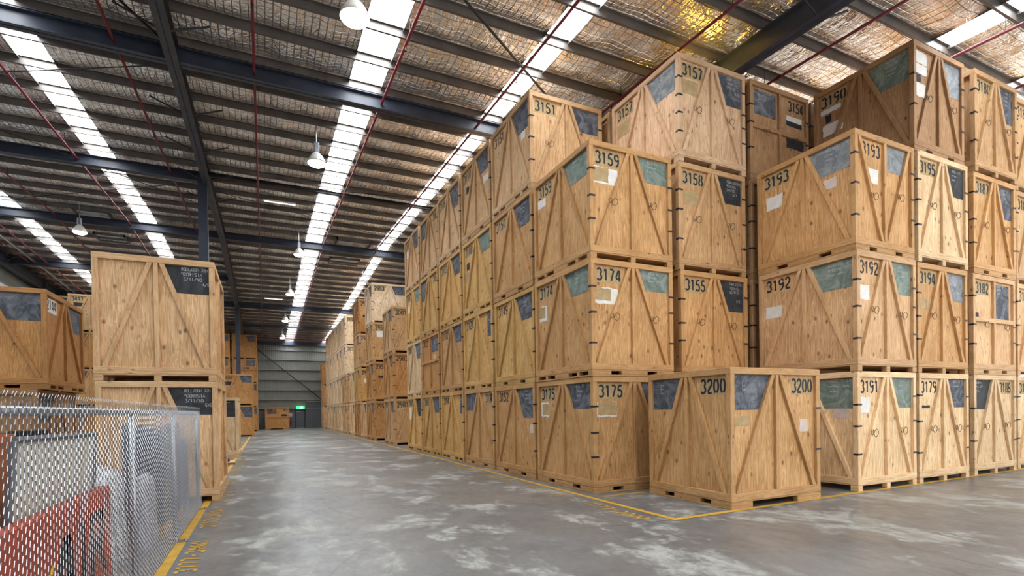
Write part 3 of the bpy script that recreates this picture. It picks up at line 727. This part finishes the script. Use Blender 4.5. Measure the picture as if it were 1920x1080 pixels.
for lev, tint in enumerate(('orange', 'yellow', 'tan', 'orange')):
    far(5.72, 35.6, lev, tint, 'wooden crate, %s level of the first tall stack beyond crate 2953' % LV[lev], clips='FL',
        F=face(('2925', '2926', '2927', '2928')[lev], b=None, patch=((.3, 1.35, .8, 1.6, WH),) if lev == 1 else ((.3, 1.1, .8, 1.28, BK),) if lev == 3 else ()))
for lev in range(2):
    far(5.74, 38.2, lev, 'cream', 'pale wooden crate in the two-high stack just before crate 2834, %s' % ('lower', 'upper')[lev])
for k in range(6):
    y = 42.1+2.43*k
    for lev in range(4):
        num = ('2832', '2833', '2831', '2834')[lev] if k == 0 else None
        ordn = ('', 'first', 'second', 'third', 'fourth', 'fifth')[k]
        l_ = lab(num, '%s level of the far front-facing stack' % LV[lev]) if num else 'wooden crate, %s level of the %s far stack beyond the one of crate 2834' % (LV[lev], ordn)
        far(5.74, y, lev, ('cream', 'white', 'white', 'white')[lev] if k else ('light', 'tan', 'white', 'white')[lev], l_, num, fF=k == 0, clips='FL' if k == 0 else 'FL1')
for lev in range(3):
    far(5.6, 58.6, lev, ('light', 'warm', 'orange')[lev], 'wooden crate, %s of the three-high stack nearest the far wall' % ('bottom', 'middle', 'top')[lev], boards=False, D=2.2)
# --- left side of the aisle
crate(-2.72, 11.5, 0, 1.9, 2.5, 'light', 'pale wooden crate with black chalkboard behind the wire fence, under its twin', None, face(None, bc='k', bh=.52, text=('ROLLASON 32M', '9208151A', '3/11/10', '        5/5')), face(None, bc='k', bh=.5), pal=('long', 'quad'), group=G3)
crate(-2.73, 11.5, 1, 1.9, 2.5, 'light', 'pale wooden crate with black chalkboard, upper of the pair behind the fence', None, face(None, bc='k', bh=.52, text=('ROLLASON 32M', '9208151A', '3/11/10', '        4/5')), face(None, bc='k', bh=.6), pal=('long', 'quad'), group=G3, jit=False)
crate(-6.9, 15.25, 0, 2.25, 2.7, 'brown', 'brown wooden crate at the left edge, underneath crate 2144', None, face(None, st='G', b=None), face(None, b='L', bh=.62), group=G3)
crate(-6.72, 15.3, 1, 2.25, 2.7, 'orange', lab('2144', 'upper crate at the left edge'), None, face(None, bh=.62), face('2144', bh=.62, patch=((.18, 1.82, .86, 2.16, WH),)), group=G3, jit=False)
for lev in range(4):
    crate(-10.76, 40.3, lev, 2.1, 2.3, ('brown', 'warm', 'orange', 'tan')[lev], ('wooden storage crate stencilled 3447, topmost of the far left stack' if lev == 3 else 'wooden crate, %s level of the far left stack under crate 3447' % LV[lev]), None, face('3447' if lev == 3 else None, b='R' if lev == 3 else 'L', bh=.6, patch=((.25, 1.55, .75, 1.78, BK),) if lev == 3 else ()), pal=('long', 'quad'), group=G3)
for lev in range(4):
    crate(-12.62, 41.2, lev, 1.7, 2.3, 'tan', 'wooden crate against the left wall beside crate 3447, %s level' % LV[lev], None, face(None, bh=.5), group=G3)
crate(-2.75, 22.4, 0, 1.82, 2.2, 'cream', 'single pale crate on the floor beyond the fenced-off pair of crates', None, face(None, bc='k', bh=.62, text=('~~ ~~', '', '~~')), face(None, b=None), pal=('one', 'quad'), group=G3)
for lev, tint in enumerate(('orange', 'orange')):
    crate(-2.87, 43.1, lev, 2.12, 2.3, tint, (lab('3440', 'on top of the two-high stack left of the aisle') if lev else 'orange wooden crate underneath crate 3440'), None, face('3440' if lev else None, bh=.5 if lev else .75, patch=((.2, 1.5, .7, 1.75, BK),) if lev else (), text=('~~~~~', '~~~~')), face(None, bh=.6), pal=('long', 'two'), group=G3)
for k, (x, tt) in enumerate(((-2.68, 'right'), (-4.95, 'left'))):
    for lev in range(4):
        crate(x, 55.5, lev, 2.1, 2.3, 'orange', 'orange wooden crate in the %s stack by the far wall behind crate 3440, %s level' % (tt, LV[lev]), None, face('3417' if (k and lev == 3) else None, st='G' if lev == 2 else 'A', bh=.55, patch=((.9, 1.36, 1.4, 1.5, BK),) if lev == 2 and not k else ()), face(None, b=None) if not k else None, pal=('long', 'two'), group=G3)
crate(.0, 59.2, 0, 2.3, 2.1, 'orange', lab('3407', 'alone against the far wall at the aisle end'), None, face('3407', st='G', n='R', b='L', bh=.55, patch=((1.55, 1.36, 2.1, 1.56, BK), (1.3, 1.78, 1.7, 1.84, TN))), pal=('one', 'two'), group=G3)
t = thing('loading_board', 'bare pine board on the floor beside the single pale crate', 'board', (-1.25, 19.8, 0), R(6))
obj('plank', MB().box(-.55, -.42, .06, .3, .42, .09).mesh('plank', 'lum_h', bevel=.003), t, col=TINT['cream'])
for s in (-1, 1): obj('batten', MB().box(-.55, s*.3-.04, 0, .3, s*.3+.04, .06).mesh('batten', 'lum_h'), t, col=TINT['tan'])
b = MB(); b.lathe([(0, 0), (.11, 0), (.13, .05), (.1, .1), (.04, .13), (0, .13)], 12)
b.v = [(v[0]*1.3+.02*math.sin(v[2]*40), v[1]*.9, v[2]+.02*math.sin(v[0]*30)*(v[2] > .02)) for v in b.v]
tag(obj('work_glove', b.mesh('work_glove', plain('brown_leather', (.07, .03, .02), .6), smooth=True), loc=(-1.25, 19.7, .093)), 'dark brown crumpled lump lying on the bare pine board', 'glove')

# ------------------------------------------------------------------ sprinkler pipes
def pipe(x, y0, y1, label, r=.032, drop=.42, mat='pipe', hangers=True, name='sprinkler_pipe'):
    t = thing(name, label, 'pipe', (x, y0, 0), 0, 'roof sprinkler pipes' if mat == 'pipe' else None)
    P = [(0, 0, rz_(y0)-drop)]+([(0, YR_-y0, rz_(YR_)-drop)] if y0 < YR_ < y1 else [])+[(0, y1-y0, rz_(y1)-drop)]
    obj('pipe', MB().tube(P, r, 10).mesh('pipe', mat, smooth=True), t)
    if hangers:
        yy = y0+1.5; cm = cached(('coupl', r, mat), lambda: MB().tube([(0, -.06, 0), (0, .06, 0)], r*1.35, 10).mesh('coupling', mat))
        hd = cached(('head', mat), lambda: MB().lathe([(.0, -.12), (.03, -.12), (.012, -.1), (.012, -.02), (.0, -.02)], 8).mesh('sprinkler_head', 'rod'))
        hr = cached(('hang', drop), lambda: MB().tube([(0, 0, 0), (0, 0, drop-.05)], .008, 5).mesh('hanger_rod', 'rod'))
        k = 0
        while yy < min(y1, 42):
            z = rz_(yy)-drop
            obj('coupling', cm, t, (0, yy-y0, z)); obj('hanger_rod', hr, t, (0, yy-y0+.4, rz_(yy+.4)-drop))
            if k % 2 == 0: obj('sprinkler_head', hd, t, (0, yy-y0+.8, rz_(yy+.8)-drop))
            yy += 3.6; k += 1
    return t
pipe(-.08, 2, 57.9, 'red sprinkler pipe over the aisle just right of the dark rafter')
pipe(-2.85, 2, 57, 'red sprinkler pipe just left of the dark rafter above the columns')
pipe(-5.5, 8, 57, 'red sprinkler pipe along the left edge of the left skylight strip')
pipe(-8.2, 12, 57, 'red sprinkler pipe right of the far left skylight strip')
pipe(-10.75, 20, 57, 'red sprinkler pipe nearest the left wall')
pipe(2.98, 2, 57.9, 'red sprinkler pipe along the right edge of the skylight over the lamps')
pipe(5.72, 2, 57.9, 'red sprinkler pipe crossing under the skylight above the aisle stacks')
pipe(8.58, 2, 40, 'dark red sprinkler pipe passing behind the top of crate 3157')
pipe(11.5, 0, 30, 'red sprinkler pipe under the cream ceiling above crate 3154')
pipe(14.4, 0, 30, 'bright red sprinkler pipe beside the right skylight above crate 3190')
pipe(17.3, 0, 30, 'red sprinkler pipe at the right edge above crate 3180')
t = thing('sprinkler_main', 'horizontal red sprinkler main crossing high in front of the far wall', 'pipe', (-5, 58, 0))
obj('pipe', MB().tube([(0, 0, 9.3), (13, 0, 9.3)], .07, 10).mesh('pipe', 'pipe', smooth=True), t)
obj('riser', MB().tube([(4.9, 0, 9.3), (4.9, 0, 9.5)], .04, 8).mesh('riser', 'pipe'), t)
pipe(-11.3, 20, 57, 'bright silver conduit running under the roof beside the left wall', r=.06, drop=.4, mat='silverpipe', hangers=False, name='conduit_pipe')
pipe(-11.55, 20, 57, 'thin dark red pipe alongside the silver conduit by the left wall', r=.03, drop=.45, mat='pipe', hangers=False, name='conduit_pipe')
# ------------------------------------------------------------------ lamps
def lamp(x, y, label, s=1.0, drop=.95):
    z = rz_(y)
    t = thing('high_bay_lamp', label, 'lamp', (x, y, z-drop-.35), 0, 'high bay lamps hanging from the roof')
    h = drop+.35
    obj('hanger', MB().tube([(0, 0, .62), (0, 0, h-.05)], .015, 6).mesh('hanger', 'post'), t)
    obj('ballast', MB().box(-.07, -.07, .34, .07, .07, .64).mesh('ballast', 'post', bevel=.01), t)
    obj('shade', MB().lathe([(.05, .36), (.09, .33), (.17, .24), (.25, .1), (.27, .02), (.26, .02), (.24, .1), (.16, .23), (.05, .33)], 24).mesh('shade', 'refl', smooth=True), t)
    obj('lens', MB().lathe([(.255, .03), (.24, -.01), (.17, -.05), (.08, -.07), (0, -.075)], 24).mesh('lens', 'lamp', smooth=True), t)
lamp(1.62, 9.85, 'nearest high bay lamp at the top of the photo beside the skylight')
lamp(1.55, 16.7, 'second nearest high bay lamp beside the skylight, hanging past the first dark beam')
lamp(1.72, 28.5, 'third high bay lamp in the line receding beside the skylight')
lamp(1.62, 36.7, 'fourth high bay lamp in the line receding beside the skylight')
lamp(1.6, 45.1, 'fifth high bay lamp in the line receding beside the skylight')
lamp(1.6, 52.8, 'farthest high bay lamp, in front of the far wall')
lamp(-7.15, 28.6, 'high bay lamp at the left between two skylight strips')
# a sodium lamp behind the top crates gilds the foil above crate 3157
t = thing('sodium_lamp', 'golden sodium lamp hidden behind the top crates below the gilded foil', 'lamp', (9.3, 9.05, 9.33))
obj('base', MB().box(-.16, -.1, -.13, .16, .1, -.02).mesh('base', 'steel_grey'), t)
obj('bulb', MB().lathe([(0, 0), (.06, .0), (.09, .05), (.07, .12), (0, .16)], 12).mesh('bulb', glow('sodium_glow', (1, .62, .08), 85), smooth=True), t, (0, 0, -.02))
for (x, y, l_) in ((.1, 23.7, 'nearer of two white tube lights under the roof above the aisle'), (.1, 42, 'farther of two white tube lights under the roof above the aisle')):
    t = thing('tube_light', l_, 'light', (x, y, rz_(y)-.34))
    obj('housing', MB().box(0, -.05, .0, 1.25, .05, .06).mesh('housing', 'refl'), t); obj('tube', MB().tube([(.03, 0, -.02), (1.22, 0, -.02)], .018, 8).mesh('tube', 'batten'), t)
for (x0, x1, y0, y1, l_) in ((-7.5, -6.2, 28.95, 30.15, 'left roof hatch on the near side of the ridge beam'), (-7.5, -6.2, 32.0, 33.2, 'left roof hatch beyond the ridge beam'), (3.6, 5.4, 28.75, 29.95, 'right roof hatch on the near side of the ridge beam'), (3.6, 5.3, 31.9, 33.1, 'right roof hatch beyond the ridge beam')):
    t = thing('roof_hatch', 'square grey '+l_, 'hatch', (x0, y0, min(rz_(y0), rz_(y1))-.16)); w_, d_ = x1-x0, y1-y0
    b = MB(); b.box(0, 0, 0, .06, d_, .16); b.box(w_-.06, 0, 0, w_, d_, .16); b.box(0, 0, 0, w_, .06, .16); b.box(0, d_-.06, 0, w_, d_, .16)
    obj('frame', b.mesh('frame', 'galv'), t); obj('panel', MB().box(.05, .05, .08, w_-.05, d_-.05, .1).mesh('panel', plain('hatch_sheet', (.55, .56, .56), .5)), t)

# ------------------------------------------------------------------ chain-link fence
FX, FY0, FY1 = -1.09, 1.2, 10.72
t = thing('chain_link_fence', 'galvanised chain-link fence along the yellow line in the left foreground', 'fence', (FX, FY0, 0))
b = MB(); p, q, hgt = .045, .026, 1.76
n = int((FY1-FY0)/p); nk = int((hgt-.05)/q)
g = random.Random(11)
for i in range(n):
    P = []
    for k in range(nk+1):
        left = (k+i) % 2 == 0
        P.append((.045+(.004 if left else -.004), i*p+(0 if left else p)*1.0+(.003 if left else -.003)+(.003 if left else -.003), .05+k*q))
    e = P[-1]; s_ = g.choice((-1, 1))
    P += [(e[0], e[1]+.002*s_, e[2]+.012), (e[0]+.003, e[1]-.003*s_, e[2]+.026), (e[0]+.004, e[1]+.004*g.random(), e[2]+.036), (e[0]+.006, e[1]+.012+.008*g.random(), e[2]+.052)]
    b.tube(P, .0019, 4, cap=False)
obj('wire_mesh', b.mesh('wire_mesh', 'wire'), t)
for yy in (2.75, 5.72, 8.06, 10.62):
    po = obj('post', MB().tube([(0, 0, 0), (0, 0, 1.69)], .027, 12).mesh('post', 'post', smooth=True), t, (0, yy-FY0, 0))
    b = MB(); b.box(-.1, -.07, 0, .16, .07, .01); b.lathe([(.035, .01), (.035, .04), (.027, .05)], 10); b.lathe([(.02, .01), (.02, .03), (0, .03)], 8, cx=.11)
    obj('base_plate', b.mesh('base_plate', 'post'), po)
obj('top_rail', MB().tube([(0, 0, 1.70), (0, FY1-FY0-.08, 1.70)], .025, 12).mesh('top_rail', 'post', smooth=True), t)
for z in (.06, .62): obj('tension_wire', MB().tube([(.03, 0, z), (.03, FY1-FY0, z)], .003, 5).mesh('tension_wire', 'wire'), t)

# ------------------------------------------------------------------ goods behind the fence
RED = worn('red_board_paint', (.32, .055, .03), .55, 0, .12, 3)
t = thing('sign_board', 'rust red board with big black lettering standing behind the fence', 'board', (-1.56, 3.0, 0))
obj('board', MB().box(-.05, 0, 0, .05, 3.87, .93).mesh('board', RED, bevel=.006), t)
def lettering(polys, mat, nm):
    b = MB()
    for P in polys: b.face([(.0525, u, v) for u, v in P])
    return obj(nm, b.mesh(nm, mat), t)
lettering([[(2.0, .1), (2.2, .1), (2.62, .68), (2.42, .68)], [(2.42, .68), (2.62, .68), (2.72, .1), (2.56, .1)], [(2.3, .26), (2.62, .26), (2.62, .36), (2.38, .36)],
           [(2.86, .1), (2.98, .1), (2.98, .7), (2.86, .7)],
           [(3.14, .1), (3.26, .1), (3.26, .74), (3.14, .74)], [(3.26, .64), (3.56, .64), (3.56, .74), (3.26, .74)], [(3.46, .42), (3.58, .42), (3.58, .72), (3.46, .72)], [(3.26, .38), (3.56, .38), (3.56, .47), (3.26, .47)], [(3.4, .38), (3.52, .38), (3.68, .1), (3.54, .1)]], 'black', 'lettering')
lettering([[(1.72, .02), (1.84, .02), (2.22, .52), (2.14, .52)]], plain('sign_yellow', (.6, .36, .02), .5), 'yellow_stripe')
lettering([[(1.87, .02), (1.96, .02), (2.28, .44), (2.2, .44)]], plain('sign_white', (.6, .6, .62), .5), 'white_stripe')
# grey leaning panel in a dark frame
t = thing('display_panel', 'pale grey panel in a dark frame leaning behind the red board', 'panel', (0, 0, 0))
def slab(pts, th, mat, nm):
    n = (Vector(pts[1])-Vector(pts[0])).cross(Vector(pts[3])-Vector(pts[0])).normalized()*th
    b = MB(); k = [Vector(p) for p in pts]; h_ = [p-n for p in k]
    b.face(k); b.face(list(reversed(h_)))
    for i in range(4): j = (i+1) % 4; b.face([k[i], h_[i], h_[j], k[j]])
    return obj(nm, b.mesh(nm, mat), t)
a0, a1, a2, a3 = (-1.72, 4.85, .03), (-1.72, 6.95, .03), (-1.68, 7.06, 1.48), (-1.68, 5.05, 1.50)
slab([a0, a1, a2, a3], .02, worn('panel_grey', (.43, .42, .38), .6, 0, .08, 2), 'sheet')
for pa, pb, nm in ((a3, a2, 'rail'), (a0, a3, 'upright'), (a1, a2, 'upright')):
    obj(nm, MB().tube([pa, pb], .028, 6).mesh(nm, plain('panel_frame', (.11, .115, .13), .5)), t)
t['label'] = 'pale grey panel in a dark frame leaning behind the red board'
# orange tub at the left edge
t = thing('storage_tub', 'orange plastic tub at the left edge behind the fence', 'tub', (-2.25, 5.2, 0))
b = MB()
for (z, s_) in ((0, .85), (1.42, 1), (1.47, 1.05), (1.53, 1.05), (1.53, .98), (1.4, .95), (.05, .8)):
    b.v += [(-.3*s_, -.62*s_, z), (.3*s_, -.62*s_, z), (.3*s_, .62*s_, z), (-.3*s_, .62*s_, z)]
for i in range(6):
    for k in range(4): j = (k+1) % 4; b.f.append((i*4+k, i*4+j, i*4+4+j, i*4+4+k)); b.mi.append(0)
b.f.append((24, 25, 26, 27)); b.mi.append(0); b.f.append((3, 2, 1, 0)); b.mi.append(0)
obj('bucket', b.mesh('bucket', plain('orange_plastic', (.42, .11, .02), .4)), t)
# wrapped goods
def plastic(name, col, rough, met=0):
    k = NT(name); o = k.n('TexCoord').outputs['Object']
    f = k.noise(o, 9, 5, .7, 2.5)
    k.set(k.b.inputs['Base Color'], k.mix(k.rng(f, .4, .65, 0, 1), rgba([c*.7 for c in col]), rgba(col)))
    k.b.inputs['Roughness'].default_value = rough; k.b.inputs['Metallic'].default_value = met; k.b.inputs['Coat Weight'].default_value = .5
    k.bump(f, .9, .05); return k.m
def lump(name, loc, sx, sy, h, mat, label, cat, seed, taper=.25, square=4.0):
    g = random.Random(seed); b = MB(); n = 28; rows = 12
    for r_ in range(rows+1):
        v = r_/rows; z = h*v
        k = (1-taper*v) if v < .8 else (1-taper*v)*math.sqrt(max(0, 1-((v-.8)/.2)**2*.92))
        if r_ == rows: z = h*.985
        for i in range(n):
            a = 2*math.pi*i/n; c, s_ = math.cos(a), math.sin(a)
            rr = (abs(c)**square+abs(s_)**square)**(-1/square)*(1+.03*math.sin(a*7+v*9+seed)+.02*g.uniform(-1, 1))*k
            b.v.append((sx*rr*c, sy*rr*s_, z))
    for r_ in range(rows):
        for i in range(n):
            j = (i+1) % n; b.f.append((r_*n+i, r_*n+j, (r_+1)*n+j, (r_+1)*n+i)); b.mi.append(0)
    b.f.append(tuple(rows*n+i for i in range(n))); b.mi.append(0)
    return tag(obj(name, b.mesh(name, mat, smooth=True), loc=loc), label, cat)
lump('wrapped_roll', (-1.78, 7.55, 0), .26, .36, 1.1, plastic('silver_bubble_wrap', (.75, .76, .8), .22, .5), 'shiny silver bubble-wrapped bundle behind the end of the red board', 'bundle', 3, .1, 2.6)
lump('wrapped_bag', (-1.42, 8.08, 0), .14, .3, .95, plastic('clear_film', (.5, .52, .6), .25), 'pale plastic-wrapped bag against the fence in front of the dark pallet load', 'bag', 5, .3, 2.5)
t = thing('pallet_load', 'tall dark blue shrink-wrapped pallet load behind the fence', 'load', (-1.52, 9.4, 0))
b = MB(); b.box(-.24, -.9, .11, .24, .9, .14)
for s_ in (-.2, 0, .2): b.box(s_-.04, -.9, 0, s_+.04, .9, .11)
obj('pallet', b.mesh('pallet', 'lum_h'), t, col=TINT['tan'])
b = MB(); g = random.Random(9); n = 32; rows = 9
for r_ in range(rows+1):
    for i in range(n):
        a = 2*math.pi*i/n; c, s_ = math.cos(a), math.sin(a); rr = (abs(c)**9+abs(s_)**9)**(-1/9)*(1+.015*math.sin(5*a+r_)+g.uniform(-.008, .008))
        b.v.append((.24*rr*c, .9*rr*s_, .14+1.36*r_/rows+(.05*math.sin(a*2) if r_ == rows else 0)))
for r_ in range(rows):
    for i in range(n): j = (i+1) % n; b.f.append((r_*n+i, r_*n+j, (r_+1)*n+j, (r_+1)*n+i)); b.mi.append(0)
b.f.append(tuple(rows*n+i for i in range(n))); b.mi.append(0)
obj('wrapped_stack', b.mesh('wrapped_stack', plastic('navy_wrap', (.075, .085, .13), .35), smooth=True), t)
t = thing('slatted_rack', 'black slatted rack behind the grey panel and silver bundle', 'rack', (-2.68, 8.0, 0))
for s_ in (-.5, .5): obj('upright', MB().box(-.2, s_-.03, 0, .2, s_+.03, 1.5).mesh('upright', 'rod'), t)
for k in range(9): obj('shelf', MB().box(-.2, -.5, .15+.15*k, .2, .5, .19+.15*k).mesh('shelf', 'rod'), t)
lump('pale_bundle', (-1.4, 10.56, 0), .18, .14, 1.36, plastic('pale_blue_film', (.34, .38, .46), .3), 'slim pale blue wrapped bundle at the far end of the fence', 'bundle', 8, .05, 5)
